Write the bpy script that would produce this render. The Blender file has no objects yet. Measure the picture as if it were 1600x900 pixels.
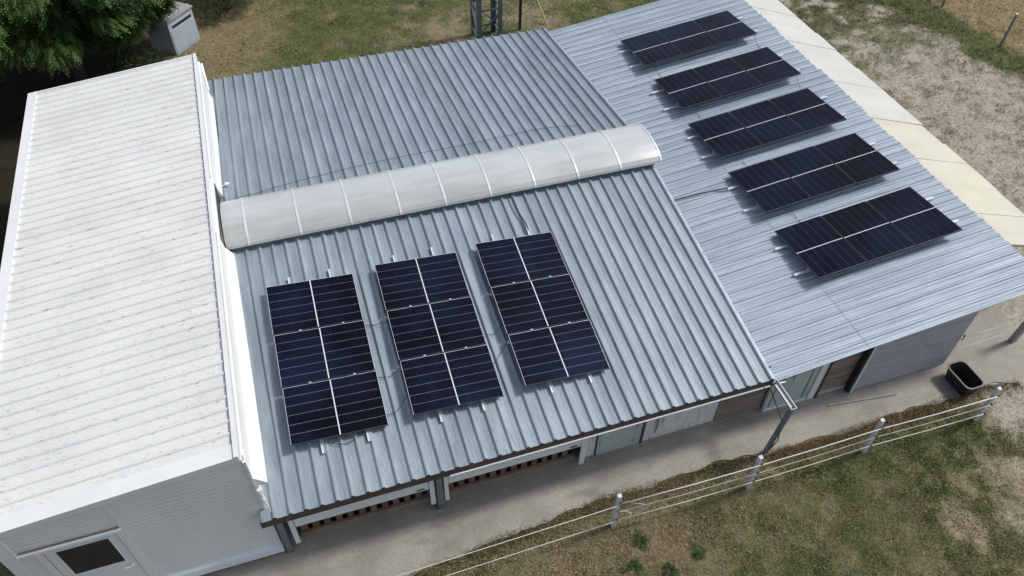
import bpy, math, random
import numpy as np
from mathutils import Vector, Matrix
random.seed(7); rng = np.random.default_rng(7)
SC = bpy.context.scene
COL = SC.collection
R = math.radians

# ------------------------------------------------------------------ camera
def setup_camera():
    yaw, pitch, roll = -0.3340, 0.8209, 0.0222
    r = Vector((math.cos(yaw), math.sin(yaw), 0)); fh = Vector((-math.sin(yaw), math.cos(yaw), 0))
    fw = fh * math.cos(pitch) - Vector((0, 0, math.sin(pitch)))
    up = fh * math.sin(pitch) + Vector((0, 0, math.cos(pitch)))
    cr, sr = math.cos(roll), math.sin(roll)
    X, Y = cr * r + sr * up, -sr * r + cr * up
    cam = bpy.data.cameras.new('camera'); o = bpy.data.objects.new('camera', cam); COL.objects.link(o)
    cam.sensor_width = 36; cam.lens = 1227.55 * 36 / 1600
    cam.clip_start = .1; cam.clip_end = 6000
    m = Matrix((X, Y, -fw)).transposed().to_4x4(); m.translation = (1.8745, -6.9559, 13.7356)
    o.matrix_world = m; SC.camera = o
setup_camera()

# ------------------------------------------------------------------ sky and sun
SUN_EL, SUN_AZ = R(50), R(4)            # azimuth measured from +X towards +Y
def setup_light():
    w = bpy.data.worlds.new('World'); SC.world = w; w.use_nodes = True
    nt = w.node_tree; bg = nt.nodes['Background']
    sky = nt.nodes.new('ShaderNodeTexSky'); sky.sky_type = 'NISHITA'; sky.sun_disc = False
    sky.sun_elevation = SUN_EL; sky.sun_rotation = R(90) - SUN_AZ
    sky.air_density = 1.0; sky.dust_density = 2.5; sky.ozone_density = 1.0
    hs = nt.nodes.new('ShaderNodeHueSaturation'); hs.inputs['Saturation'].default_value = .62   # thin high cloud
    nt.links.new(sky.outputs[0], hs.inputs['Color']); nt.links.new(hs.outputs[0], bg.inputs[0]); bg.inputs[1].default_value = .122
    l = bpy.data.lights.new('sun', 'SUN'); l.energy = 2.55; l.angle = R(9); l.color = (1, .975, .935)
    o = bpy.data.objects.new('sun', l); COL.objects.link(o)
    d = Vector((math.cos(SUN_EL) * math.cos(SUN_AZ), math.cos(SUN_EL) * math.sin(SUN_AZ), math.sin(SUN_EL)))
    o.rotation_euler = d.to_track_quat('Z', 'Y').to_euler(); o.location = d * 60
    SC.view_settings.view_transform = 'Standard'; SC.view_settings.look = 'None'
    SC.view_settings.gamma = 1; SC.view_settings.exposure = EXPOSURE
EXPOSURE = .20
setup_light()

# ------------------------------------------------------------------ mesh helpers
class MB:
    def __init__(s): s.v = []; s.f = []
    def quad(s, *p):
        n = len(s.v); s.v += [tuple(a) for a in p]; s.f.append(tuple(range(n, n + len(p)))); return s
    def box(s, x0, x1, y0, y1, z0, z1):
        n = len(s.v)
        s.v += [(x, y, z) for z in (z0, z1) for y in (y0, y1) for x in (x0, x1)]
        s.f += [tuple(n + i for i in f) for f in ((0, 2, 3, 1), (4, 5, 7, 6), (0, 1, 5, 4), (2, 6, 7, 3), (0, 4, 6, 2), (1, 3, 7, 5))]
        return s
    def hexa(s, b, t):                      # bottom 4 and top 4 points, counter-clockwise
        n = len(s.v); s.v += [tuple(p) for p in b] + [tuple(p) for p in t]
        s.f += [(n + 3, n + 2, n + 1, n), (n + 4, n + 5, n + 6, n + 7)] + [(n + i, n + (i + 1) % 4, n + 4 + (i + 1) % 4, n + 4 + i) for i in range(4)]
        return s
    def bar(s, a, b, w, h=None, up=(0, 0, 1)):
        a, b = Vector(a), Vector(b); h = h or w; d = (b - a).normalized(); u = Vector(up)
        if abs(d.dot(u)) > .98: u = Vector((0, 1, 0))
        x = d.cross(u).normalized() * w / 2; y = x.cross(d).normalized() * h / 2
        return s.hexa([a - x - y, a + x - y, a + x + y, a - x + y][::-1], [b - x - y, b + x - y, b + x + y, b - x + y][::-1])
    def tube(s, pts, r, n=6):
        pts = [Vector(p) for p in pts]; rs = r if isinstance(r, (list, tuple)) else [r] * len(pts)
        base = len(s.v)
        for i, p in enumerate(pts):
            d = (pts[min(i + 1, len(pts) - 1)] - pts[max(i - 1, 0)]).normalized()
            u = Vector((0, 0, 1)) if abs(d.z) < .95 else Vector((1, 0, 0))
            x = d.cross(u).normalized(); y = x.cross(d).normalized()
            for k in range(n):
                a = 2 * math.pi * k / n; s.v.append(tuple(p + (x * math.cos(a) + y * math.sin(a)) * rs[i]))
        for i in range(len(pts) - 1):
            for k in range(n):
                a, b = base + i * n + k, base + i * n + (k + 1) % n
                s.f.append((a, b, b + n, a + n))
        s.f.append(tuple(base + k for k in range(n))[::-1]); e = base + (len(pts) - 1) * n
        s.f.append(tuple(e + k for k in range(n)))
        return s
    def loft(s, rings, cap=True):
        n = len(rings[0]); base = len(s.v)
        for r_ in rings: s.v += [tuple(p) for p in r_]
        for i in range(len(rings) - 1):
            for k in range(n):
                a, b = base + i * n + k, base + i * n + (k + 1) % n
                s.f.append((a, b, b + n, a + n))
        if cap:
            s.f.append(tuple(base + k for k in range(n))[::-1]); e = base + (len(rings) - 1) * n
            s.f.append(tuple(e + k for k in range(n)))
        return s
    def extrude(s, prof, fn0, fn1):         # closed profile, two placing functions
        return s.loft([[fn0(p) for p in prof], [fn1(p) for p in prof]])

BASE = {}
def mesh(name, mb, m, off=(0, 0, 0), smooth=False):
    me = bpy.data.meshes.new(name)
    me.from_pydata([(a - off[0], b - off[1], c - off[2]) for a, b, c in mb.v], [], mb.f)
    me.materials.append(m)
    if smooth:
        me.polygons.foreach_set('use_smooth', [True] * len(me.polygons))
    me.update()
    return me
def tag(o, label=None, cat=None, group=None, kind=None):
    if label: o['label'] = label
    if cat: o['category'] = cat
    if group: o['group'] = group
    if kind: o['kind'] = kind
    return o
def thing(name, loc, label, cat, group=None):
    o = bpy.data.objects.new(name, None); COL.objects.link(o); o.location = loc
    o.empty_display_size = .2; BASE[o.name] = Vector(loc)
    return tag(o, label, cat, group)
def part(name, mb, m, parent, label=None, kind=None, smooth=False):
    b = BASE[parent.name]
    o = bpy.data.objects.new(name, mesh(name, mb, m, b, smooth)); COL.objects.link(o)
    o.parent = parent; BASE[o.name] = b
    return tag(o, label, kind=kind)
def solo(name, mb, m, label=None, cat=None, group=None, kind=None, base=None, smooth=False):
    if base is None:
        a = np.array(mb.v); base = (a[:, 0].mean(), a[:, 1].mean(), a[:, 2].min())
    o = bpy.data.objects.new(name, mesh(name, mb, m, base, smooth)); COL.objects.link(o); o.location = base
    BASE[o.name] = Vector(base)
    return tag(o, label, cat, group, kind)
def inst(name, me, parent, mat):
    o = bpy.data.objects.new(name, me); COL.objects.link(o); o.parent = parent; o.matrix_local = mat; return o

# ------------------------------------------------------------------ materials
def mk(name, c1, c2=None, scale=4, stretch=(1, 1, 1), rough=.6, metal=0, fine=0, fscale=60, bump=0, bscale=40,
       rnd=0, stain=None, sscale=3, sstretch=(1, 1, 1), samt=(.55, .7), attr=None, spec=.5, coat=0, lines=None, contrast=(.35, .65), fine2=0, f2scale=12, speck=None, spscale=40, spst=(1, 1, 1), spamt=(.66, .72)):
    m = bpy.data.materials.new(name); m.use_nodes = True; nt = m.node_tree; N, L = nt.nodes, nt.links
    b = N['Principled BSDF']; b.inputs['Roughness'].default_value = rough; b.inputs['Metallic'].default_value = metal
    b.inputs['Specular IOR Level'].default_value = spec
    if coat: b.inputs['Coat Weight'].default_value = coat; b.inputs['Coat Roughness'].default_value = .08
    geo = N.new('ShaderNodeNewGeometry')
    def noise(sc, st, det=5, rgh=.6):
        mp = N.new('ShaderNodeMapping'); mp.inputs['Scale'].default_value = st; L.new(geo.outputs['Position'], mp.inputs[0])
        n = N.new('ShaderNodeTexNoise'); n.inputs['Scale'].default_value = sc; n.inputs['Detail'].default_value = det
        n.inputs['Roughness'].default_value = rgh; L.new(mp.outputs[0], n.inputs['Vector']); return n.outputs['Fac']
    def ramp(x, lo, hi, a=0, c=1):
        r_ = N.new('ShaderNodeMapRange'); r_.inputs[1].default_value = lo; r_.inputs[2].default_value = hi
        r_.inputs[3].default_value = a; r_.inputs[4].default_value = c; L.new(x, r_.inputs[0]); return r_.outputs[0]
    def mix(f, a, c, typ='MIX'):
        x = N.new('ShaderNodeMix'); x.data_type = 'RGBA'; x.blend_type = typ
        for s_, val in ((x.inputs[0], f), (x.inputs[6], a), (x.inputs[7], c)):
            if isinstance(val, (int, float)): s_.default_value = val
            elif isinstance(val, tuple): s_.default_value = (*val, 1)
            else: L.new(val, s_)
        return x.outputs[2]
    c = c1
    if attr:
        at = N.new('ShaderNodeAttribute'); at.attribute_name = attr; c = at.outputs['Color']
    elif c2: c = mix(ramp(noise(scale, stretch), *contrast), c1, c2)
    if fine:
        v = ramp(noise(fscale, (1, 1, 1) if attr else tuple(max(q, .2) for q in stretch), 3), .25, .75, 1 - fine, 1 + fine)
        c = mix(1., c, v, 'MULTIPLY')
    if fine2:
        v = ramp(noise(f2scale, (1, 1, 1), 4, .7), .3, .7, 1 - fine2, 1 + fine2); c = mix(1., c, v, 'MULTIPLY')
    if rnd:
        oi = N.new('ShaderNodeObjectInfo'); v = ramp(oi.outputs['Random'], 0, 1, 1 - rnd, 1 + rnd); c = mix(1., c, v, 'MULTIPLY')
    if stain:
        c = mix(ramp(noise(sscale, sstretch, 6, .65), *samt), c, stain)
    if speck:
        c = mix(ramp(noise(spscale, spst, 3, .6), *spamt), c, speck)
    if lines:                                # fine printed lines in object space: (axis, pitch, width, colour)
        tc = N.new('ShaderNodeTexCoord'); sp = N.new('ShaderNodeSeparateXYZ'); L.new(tc.outputs['Object'], sp.inputs[0])
        for ax, pitch, wd, cc in lines:
            q = N.new('ShaderNodeMath'); q.operation = 'PINGPONG'; q.inputs[1].default_value = pitch / 2; L.new(sp.outputs[ax], q.inputs[0])
            t_ = N.new('ShaderNodeMath'); t_.operation = 'LESS_THAN'; t_.inputs[1].default_value = wd / 2; L.new(q.outputs[0], t_.inputs[0])
            c = mix(t_.outputs[0], c, cc)
    if isinstance(c, tuple): b.inputs['Base Color'].default_value = (*c, 1)
    else: L.new(c, b.inputs['Base Color'])
    if bump:
        bm = N.new('ShaderNodeBump'); bm.inputs['Strength'].default_value = bump; bm.inputs['Distance'].default_value = .02
        L.new(noise(bscale, (1, 1, 1), 4), bm.inputs['Height']); L.new(bm.outputs[0], b.inputs['Normal'])
    return m

M = {}
M['galv_c'] = mk('galvanised_sheet', (.30, .355, .40), (.215, .26, .30), 2.2, (2.2, .35, 1), .55, .2, .16, 55, 0, rnd=.08, stain=(.17, .19, .205), sscale=2.4, sstretch=(4, .5, 1), samt=(.58, .78))
M['galv_r'] = mk('galvanised_sheet_pale', (.42, .49, .56), (.29, .345, .405), 2.6, (.22, 3.4, 1), .52, .2, .14, 40, 0, rnd=.05, stain=(.20, .235, .275), sscale=2.2, sstretch=(.3, 8, 1), samt=(.56, .95), fine2=.0, speck=(.46, .53, .60), spscale=5, spst=(.25, 9, 1), spamt=(.62, .95))
M['white_roof'] = mk('white_roof_sheet', (.71, .715, .69), (.635, .64, .62), .9, (.8, 1.2, 1), .5, 0, .05, 70, 0, rnd=.02, stain=(.42, .42, .40), sscale=4.5, sstretch=(.8, 6, 1), samt=(.62, .90), speck=(.13, .13, .115), spscale=13, spst=(.5, 4.5, 1), spamt=(.635, .705), fine2=.12, f2scale=55)
M['white_trim'] = mk('white_painted_metal', (.74, .755, .745), (.68, .695, .69), 1.2, (1, 1, 1), .45, 0, .02)
M['white_wall'] = mk('white_sandwich_panel', (.70, .735, .74), (.64, .675, .68), 1.5, (1, 1, .6), .5, 0, .04, 30, stain=(.44, .43, .40), sscale=1.6, sstretch=(1, 1, 1), samt=(.64, .85))
M['pvc'] = mk('pale_pvc', (.70, .73, .76), (.65, .69, .72), 2, (1, 1, 1), .35)
M['pvc_green'] = mk('grey_green_door_paint', (.43, .49, .465), (.37, .425, .405), 2.5, (1, 1, .5), .5, 0, .06, 30, stain=(.20, .21, .18), sscale=3, samt=(.60, .85))
M['cream_panel'] = mk('cream_roof_panel', (.52, .505, .41), (.46, .445, .36), 1.3, (.6, 1, 1), .55, 0, .05, 40, rnd=.03, stain=(.42, .40, .32), sscale=3.5, sstretch=(.5, 2, 1), samt=(.62, .85))
M['pale_panel'] = mk('pale_roof_panel', (.51, .51, .485), (.455, .455, .43), 1.3, (.6, 1, 1), .55, 0, .05, 40, rnd=.03, stain=(.42, .41, .38), sscale=3.5, sstretch=(.5, 2, 1), samt=(.62, .85))
M['fascia'] = mk('brown_fascia', (.085, .058, .052), (.055, .038, .036), 3, (1, 1, 3), .7, 0, .2, 40, stain=(.16, .14, .13), sscale=6, samt=(.6, .75))
M['glass'] = mk('dark_window', (.004, .004, .004), (.009, .008, .007), 3, (1, 1, 1), .05, spec=.15)
M['steel'] = mk('weathered_steel', (.20, .235, .265), (.15, .175, .20), 4, (1, 1, 1), .5, .4, .1, 30)
M['alu'] = mk('aluminium_rail', (.72, .74, .75), (.62, .64, .66), 4, (1, 1, 1), .4, .3)
M['alu_dull'] = mk('aluminium_frame', (.50, .51, .53), None, rough=.4, metal=.4)
M['lip_grey'] = mk('dull_lip', (.30, .30, .315), None, rough=.4, metal=.3)
M['frame_dark'] = mk('shaded_frame', (.045, .045, .05), None, rough=.45, metal=.3)  # frame sides coloured dark to paint in the shadow between panels
M['cell'] = mk('solar_cell', (.0030, .0036, .009), (.008, .0145, .038), .55, (1, 1, 1), .10, 0, .10, 90, rnd=.10, coat=.0, spec=.10, contrast=(.42, .72),  # blue patches in the base colour paint in reflected sky
               lines=[(0, .0912, .0025, (.014, .015, .028))])
M['backsheet'] = mk('solar_backsheet', (.34, .35, .37), None, rough=.3, spec=.2)
M['ribbon'] = mk('solar_ribbon', (.66, .67, .70), None, rough=.35)
M['black'] = mk('black_rubber', (.014, .014, .016), (.026, .026, .028), 5, (1, 1, 1), .5, 0, .2, 30)
M['cable'] = mk('black_cable', (.022, .022, .025), None, rough=.6)
M['poly'] = mk('polycarbonate', (.57, .595, .59), (.47, .49, .48), 1.1, (.5, 2, 1), .27, 0, .02, 20, stain=(.50, .51, .46), sscale=2, sstretch=(.3, 2, 1), samt=(.55, .85))
M['lip_rim'] = mk('worn_rubber', (.10, .10, .105), None, rough=.5)
M['poly'].node_tree.nodes['Principled BSDF'].inputs['Transmission Weight'].default_value = .28
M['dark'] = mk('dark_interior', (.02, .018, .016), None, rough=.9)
M['wood'] = mk('weathered_plank', (.235, .195, .165), (.15, .125, .11), 3, (.6, 1, 9), .8, 0, .25, 25, .3, 40, rnd=.13)
M['wood_red'] = mk('brown_slat', (.20, .125, .085), (.11, .07, .052), 3, (3, 1, 1), .8, 0, .25, 25, .3, 40, rnd=.18)
M['wood_tan'] = mk('tan_beam', (.30, .21, .14), (.19, .13, .09), 3, (.6, 1, 4), .8, 0, .25, 25, .3, 40)
M['lilac'] = mk('lilac_grey_plank', (.41, .415, .465), (.30, .305, .345), 5, (.35, 1, 14), .75, 0, .12, 25, .2, 40, rnd=.05, stain=(.19, .19, .225), sscale=3, sstretch=(.5, 1, 7), samt=(.58, .8))
M['lime'] = mk('chipped_white_sheet', (.72, .73, .72), (.60, .61, .60), 2.5, (3, 1, .7), .7, 0, .1, 30, stain=(.17, .145, .125), sscale=5, sstretch=(3, 1, .7), samt=(.57, .68))
M['concrete'] = mk('concrete', (.315, .295, .255), (.225, .21, .182), .9, (1, 1, 1), .85, 0, .13, 22, .25, 60, stain=(.12, .112, .095), sscale=.8, sstretch=(.6, 1.8, 1), samt=(.54, .80), fine2=.10, f2scale=16)
M['ground'] = mk('ground', (.2, .2, .2), attr='Col', rough=.95, fine=.45, fscale=40, bump=.7, bscale=30, spec=.1, fine2=.38, f2scale=11)
M['grass'] = mk('grass_blade', (.1, .1, .1), attr='Col', rough=.75, spec=.2)
M['leaf'] = mk('acacia_leaf', (.1, .1, .1), attr='Col', rough=.6, spec=.3)
M['bark'] = mk('bark', (.11, .09, .07), (.06, .05, .04), 6, (1, 1, .3), .9, 0, .3, 30, .5, 30)
M['post'] = mk('white_fence_post', (.60, .62, .63), (.50, .52, .53), 6, (1, 1, .4), .7, 0, .1, 30, stain=(.28, .27, .25), sscale=9, samt=(.60, .72))
M['rope'] = mk('white_fence_tape', (.60, .59, .56), None, rough=.7)
M['hut'] = mk('grey_blue_hut', (.36, .43, .485), (.32, .385, .44), 2, (1, 1, 1), .6, 0, .05, 20)
M['hut_roof'] = mk('pale_hut_roof', (.36, .345, .33), (.27, .255, .24), 6, (1, 1, 1), .8, 0, .12, 30)
M['cpost'] = mk('concrete_post', (.33, .33, .31), (.25, .25, .235), 5, (1, 1, .5), .8, 0, .12, 30)
M['yellow'] = mk('yellow_rope', (.50, .42, .16), None, rough=.7)
M['screw'] = mk('screw_head', (.10, .10, .10), None, rough=.5)

# ------------------------------------------------------------------ measured layout (metres)
W, H0, D1, HR, D2, HB = 9.6557, 1.5617, 6.658, 2.5714, 13.0412, 1.987
RZ, RS, RW, RY0, RY1 = 1.4271, .1257, 6.2707, -.0206, 13.7079
XR = W + RW
WX0, WX1, WY0, WY1, WZ0, WZ1 = -3.963, .0383, .1806, 12.1973, 2.8407, 3.24
def zc(y): return H0 + (HR - H0) * y / D1 if y <= D1 else HR + (HB - HR) * (y - D1) / (D2 - D1)
def zr(x): return RZ + RS * (x - W)
def zw(x): return WZ1 + (WZ1 - WZ0) * (x - WX1) / (WX1 - WX0)

# ------------------------------------------------------------------ ground
def vnoise(x, y, s, seed):
    x = np.asarray(x) * s + seed * 17.3; y = np.asarray(y) * s + seed * 9.1
    xi, yi = np.floor(x).astype(np.int64), np.floor(y).astype(np.int64); fx, fy = x - xi, y - yi
    fx = fx * fx * (3 - 2 * fx); fy = fy * fy * (3 - 2 * fy)
    def h(a, b):
        n = (a * 374761393 + b * 668265263 + seed * 974711) & 0x7fffffff
        n = ((n ^ (n >> 13)) * 1274126177) & 0x7fffffff
        return ((n ^ (n >> 16)) & 0xffff) / 65535.
    return (h(xi, yi) * (1 - fx) + h(xi + 1, yi) * fx) * (1 - fy) + (h(xi, yi + 1) * (1 - fx) + h(xi + 1, yi + 1) * fx) * fy
def fbm(x, y, s, seed, o=4):
    t = 0; a = .5; tot = 0
    for k in range(o): t = t + a * vnoise(x, y, s * 2 ** k, seed + k); tot += a; a *= .6
    return t / tot
def sst(x, a, b):
    t = np.clip((x - a) / (b - a), 0, 1); return t * t * (3 - 2 * t)
GREEN, BROWN, TAN, GRAVEL, SHADED_SOIL, STRAW = [np.array(c) for c in
    ((.080, .095, .034), (.158, .127, .076), (.245, .205, .140), (.315, .285, .232), (.022, .018, .014), (.27, .205, .105))]  # soil is near-black: the trees' shade is painted into its colour
def slab_front(x):
    return np.interp(x, [-4, 0, 2.1, 3.6, 5.4, 7.5, 9, 11, 13, 14.8, 15.9], [-1.35, -1.15, -.97, -.82, -.67, -.61, -.65, -.74, -.70, -.67, -.76])
def zones(x, y):
    """weights: green, brown, tan, gravel, shaded soil, straw"""
    n1, n2, n3 = fbm(x, y, .35, 1), fbm(x, y, 1.1, 5), fbm(x, y, 2.6, 9)
    x = x + (n2 - .5) * 1.6; yy = y + (n3 - .5) * .8
    front = 1 - sst(yy, 1.5, 4)
    back = 1 - front
    w = np.zeros((6,) + x.shape)
    # front lawn
    fy = yy - slab_front(np.clip(x, -4, 15.9))
    edge = np.exp(-(fy / .30) ** 2)
    tanf = sst(x * .8 - yy * .0 + (n1 - .5) * 7 + (n2 - .5) * 3, 8.6, 10.2) * (1 - sst(yy, -2.5, -1.6)) * sst(n2 * .6 + n3 * .6, .5, .68)
    sand = np.maximum(sst(x, 14.2, 15.2), sst(x, 12.6, 13.6) * (1 - sst(yy, -3.6, -2.9)))
    g = sst(n1 * .45 + n2 * .4 + n3 * .3 + .02 * (x - 7), .40, .66)
    bl = np.exp(-((x - 7) / 2.6) ** 2 - ((yy + 1.6) / .8) ** 2) * .55
    w[0] += front * (1 - sand) * (1 - .9 * tanf) * (1 - .85 * edge) * np.clip(.32 + .68 * g - bl, .1, 1)
    w[1] += front * (1 - sand) * ((1 - g) * .62 + edge * 1.0 + bl + .05)
    w[2] += front * (1 - sand) * (tanf * 1.3 + edge * .25 + .10 * n3)
    w[3] += front * sand
    # back lawn
    yard = sst(x, 15.6, 17.6)
    far = sst(yy + (n1 - .5) * 5, 9.6, 14.5) * sst(n2 * .45 + n3 * .65, .42, .60) * .9
    strip = sst(x + .28 * (yy - 12), 23.5, 24.3)
    beyond = sst(x + .18 * (yy - 12), 25.3, 26.2)
    west = 1 - sst(x + (n1 - .5) * 3, .6, 3.2)
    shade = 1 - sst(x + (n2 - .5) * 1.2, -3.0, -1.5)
    dryb = np.clip(np.exp(-((x - 7.6) / 1.9) ** 2 - ((yy - 17) / 1.1) ** 2) * .9 + sst(x, 9.5, 11) * .45, 0, 1)
    gb = sst(n1 * .4 + n2 * .45 + n3 * .3 - .25 * dryb, .34, .60)
    lawn = back * (1 - yard)
    w[0] += lawn * (1 - west) * gb * 1.15 + lawn * west * .18 * gb
    w[1] += lawn * (1 - west) * ((1 - gb) * .45 + .1) + lawn * west * (1 - shade) * .62
    w[2] += lawn * (1 - west) * ((1 - gb) * .5 + dryb * .6 * (1 - gb)) + lawn * west * (1 - shade) * .22
    w[5] += lawn * west * (1 - shade) * .30
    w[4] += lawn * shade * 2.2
    yd = back * yard
    spots = sst(n3 * .5 + fbm(x, y, 6., 15, 3) * .6, .56, .70) * .6
    w[3] += yd * (1 - strip) * (1 - far) * (1 - spots)
    w[1] += yd * (1 - strip) * (far * .35 + spots * .5); w[0] += yd * (1 - strip) * (far * .75 + spots * .3)
    w[0] += yd * strip * (1 - beyond) * 1.1; w[1] += yd * strip * (1 - beyond) * .15
    w[5] += yd * beyond * (.5 + .5 * n2); w[2] += yd * beyond * .4; w[1] += yd * beyond * .35; w[0] += yd * beyond * sst(n2, .55, .75) * .5
    w = np.clip(w, 0, None) + 1e-6
    return w / w.sum(0)
PAL = np.stack([GREEN, BROWN, TAN, GRAVEL, SHADED_SOIL, STRAW])
GZ = -.025
def axis(lo, hi, step):
    a = np.arange(lo, hi + step / 2, step); o = 1.6 * 1.55 ** np.arange(17)
    return np.concatenate([(lo - np.cumsum(o))[::-1], a, hi + np.cumsum(o)])
def npmesh(name, v, f, m, col=None):
    me = bpy.data.meshes.new(name); k = f.shape[1]
    me.vertices.add(len(v)); me.vertices.foreach_set('co', v.astype(np.float32).ravel())
    me.loops.add(f.size); me.loops.foreach_set('vertex_index', f.astype(np.int32).ravel())
    me.polygons.add(len(f)); me.polygons.foreach_set('loop_start', np.arange(0, f.size, k, dtype=np.int32))
    me.update(calc_edges=True); me.materials.append(m)
    if col is not None:
        a = me.color_attributes.new('Col', 'FLOAT_COLOR', 'POINT')
        a.data.foreach_set('color', np.concatenate([col, np.ones((len(col), 1))], 1).astype(np.float32).ravel())
    return me
def make_ground():
    xs, ys = axis(-12, 30, .13), axis(-6.5, 27, .13)
    X, Y = np.meshgrid(xs, ys); w = zones(X, Y)
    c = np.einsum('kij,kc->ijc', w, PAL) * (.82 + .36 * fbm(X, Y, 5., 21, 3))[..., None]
    z = GZ + (fbm(X, Y, 1.6, 31, 4) - .5) * .05 * np.exp(-np.clip(np.hypot(X - 8, Y - 9) - 30, 0, None) / 10)
    under = (X > -4) & (X < 16.9) & (Y > -.6) & (Y < 13)
    z = np.where(under, GZ - .02, z)
    v = np.stack([X, Y, z], -1).reshape(-1, 3); nx, ny = len(xs), len(ys)
    i = (np.arange(ny - 1)[:, None] * nx + np.arange(nx - 1)[None]).ravel()
    f = np.stack([i, i + 1, i + nx + 1, i + nx], -1)
    o = bpy.data.objects.new('ground', npmesh('ground', v, f, M['ground'], c.reshape(-1, 3))); COL.objects.link(o)
    tag(o, kind='structure')
make_ground()

def slab():
    xs = np.linspace(-3.9, 15.9, 160)
    fr = [(x, float(slab_front(x)) + .30 * (float(fbm(np.array(x), np.array(0.), 1.4, 77, 3)) - .5) + .03 * (random.random() - .5), 0) for x in xs]
    end = [(16.2, -.47), (16.5, -.1), (16.72, .2), (16.82, .6), (16.86, 1.0), (16.7, 1.35), (16.3, 1.8), (15.6, 2.4)]
    top = fr + [(a, b, 0) for a, b in end] + [(15.0, 3.2, 0), (-3.9, 3.2, 0)]
    m = MB(); n = len(top); m.v = top + [(a, b, -.12) for a, b, _ in top]
    m.f = [tuple(range(n))] + [(i, i + n, (i + 1) % n + n, (i + 1) % n) for i in range(n)]
    solo('concrete_path', m, M['concrete'], kind='structure', base=(0, 0, 0))
slab()

def blades(name, n, area, dens, h, wd, pal_shift=1.0, seed=1):
    g = np.random.default_rng(seed)
    x = g.uniform(area[0], area[1], n); y = g.uniform(area[2], area[3], n); w = zones(x, y)
    p = dens[0] * w[0] + dens[1] * w[1] + dens[2] * w[2] + dens[3] * w[3] + dens[4] * w[4] + dens[5] * w[5]
    clump = sst(fbm(x, y, 4.5, 41, 3), .32, .62)
    ok = (g.random(n) < p * (.25 + .9 * clump)) & ~((x > -4) & (x < 15.9) & (y > slab_front(np.clip(x, -4, 15.9)) - .05 - .14 * (g.random(n) - .6)) & (y < 13)) \
        & ~((x > 15.8) & (x < 17.) & (y < 1.6) & (y > -.7))
    x, y, w = x[ok], y[ok], w[:, ok]; n = len(x)
    pick = np.array([g.choice(6, p=None) for _ in range(0)])
    c = np.einsum('kn,kc->nc', w ** 1.5 / (w ** 1.5).sum(0), np.stack([GREEN * 1.25, BROWN * 1.3, TAN * 1.15, GREEN * 1.2, BROWN * .6, STRAW * 1.1]))
    dry = g.random(n) < .18 + .3 * (w[1] + w[2] + w[5]); c = np.where(dry[:, None], c * .5 + np.array([.24, .20, .115]) * g.uniform(.3, 1.0, (n, 1)), c)
    c = c * g.uniform(.65, 1.95, (n, 1)) * pal_shift
    a = g.uniform(0, 2 * np.pi, n); hh = h * g.uniform(.5, 1.5, n); ln = hh * g.uniform(.7, 2.2, n); ww = wd * g.uniform(.7, 1.5, n)
    la = g.uniform(0, 2 * np.pi, n); z0 = np.full(n, GZ - .02)
    v = np.empty((n, 3, 3))
    v[:, 0] = np.stack([x - np.cos(a) * ww, y - np.sin(a) * ww, z0], -1); v[:, 1] = np.stack([x + np.cos(a) * ww, y + np.sin(a) * ww, z0], -1)
    v[:, 2] = np.stack([x + np.cos(la) * ln, y + np.sin(la) * ln, z0 + .02 + hh], -1)
    o = bpy.data.objects.new(name, npmesh(name, v.reshape(-1, 3), np.arange(3 * n).reshape(n, 3), M['grass'], np.repeat(c, 3, 0)))
    COL.objects.link(o); tag(o, kind='stuff'); return o
o = blades('lawn_grass', 420000, (-1.5, 15.6, -5.4, -.45), (1, .75, .25, .02, .02, .5), .036, .0075, seed=3)
tag(o, 'short patchy green and brown grass in front of the concrete path', 'grass')
o = blades('meadow_grass', 420000, (-3.5, 24.2, 13.0, 26), (.9, .55, .25, .03, .05, .5), .04, .0095, seed=4)
tag(o, 'patchy green lawn behind the buildings', 'grass')
o = blades('verge_grass', 300000, (16.0, 33, 1.5, 24), (1, .6, .2, .035, 0, .6), .075, .009, seed=5)
tag(o, 'grass strip and dry meadow along the wire fence beyond the gravel yard', 'grass')

def edge_tufts(n=48000):
    g = np.random.default_rng(19); x = g.uniform(-2.5, 15.7, n)
    wob = (fbm(x, x * 0, 2.2, 55, 3) - .35) * .30
    y = slab_front(np.clip(x, -4, 15.9)) - .02 + wob * g.random(n) - np.abs(g.normal(0, .13, n))
    keep = g.random(n) < .35 + .9 * sst(fbm(x, y, 2.5, 61, 3), .35, .6); x, y = x[keep], y[keep]; n = len(x)
    a = g.uniform(0, 6.283, n); la = g.uniform(0, 6.283, n); h = g.uniform(.008, .055, n); ln = h * g.uniform(.9, 2.6, n); w = g.uniform(.004, .009, n)
    pal = np.array([(.30, .205, .105), (.21, .15, .08), (.36, .28, .155), (.095, .12, .042), (.13, .10, .055)]); gr = sst(fbm(x, y, .7, 71, 3), .42, .62)
    idx = np.where(g.random(n) < gr * .6, 3, g.choice([0, 1, 2, 4], n, p=[.32, .33, .17, .18])); c = pal[idx] * g.uniform(.6, 1.4, (n, 1))
    z0 = np.full(n, GZ - .01); v = np.empty((n, 3, 3))
    v[:, 0] = np.stack([x - np.cos(a) * w, y - np.sin(a) * w, z0], -1); v[:, 1] = np.stack([x + np.cos(a) * w, y + np.sin(a) * w, z0], -1)
    v[:, 2] = np.stack([x + np.cos(la) * ln, y + np.sin(la) * ln, z0 + .03 + h], -1)
    o = bpy.data.objects.new('dry_grass', npmesh('dry_grass', v.reshape(-1, 3), np.arange(3 * n).reshape(n, 3), M['grass'], np.repeat(c, 3, 0))); COL.objects.link(o)
    tag(o, 'brown dry grass overgrowing the front edge of the concrete path', 'grass', kind='stuff')
edge_tufts()
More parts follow.
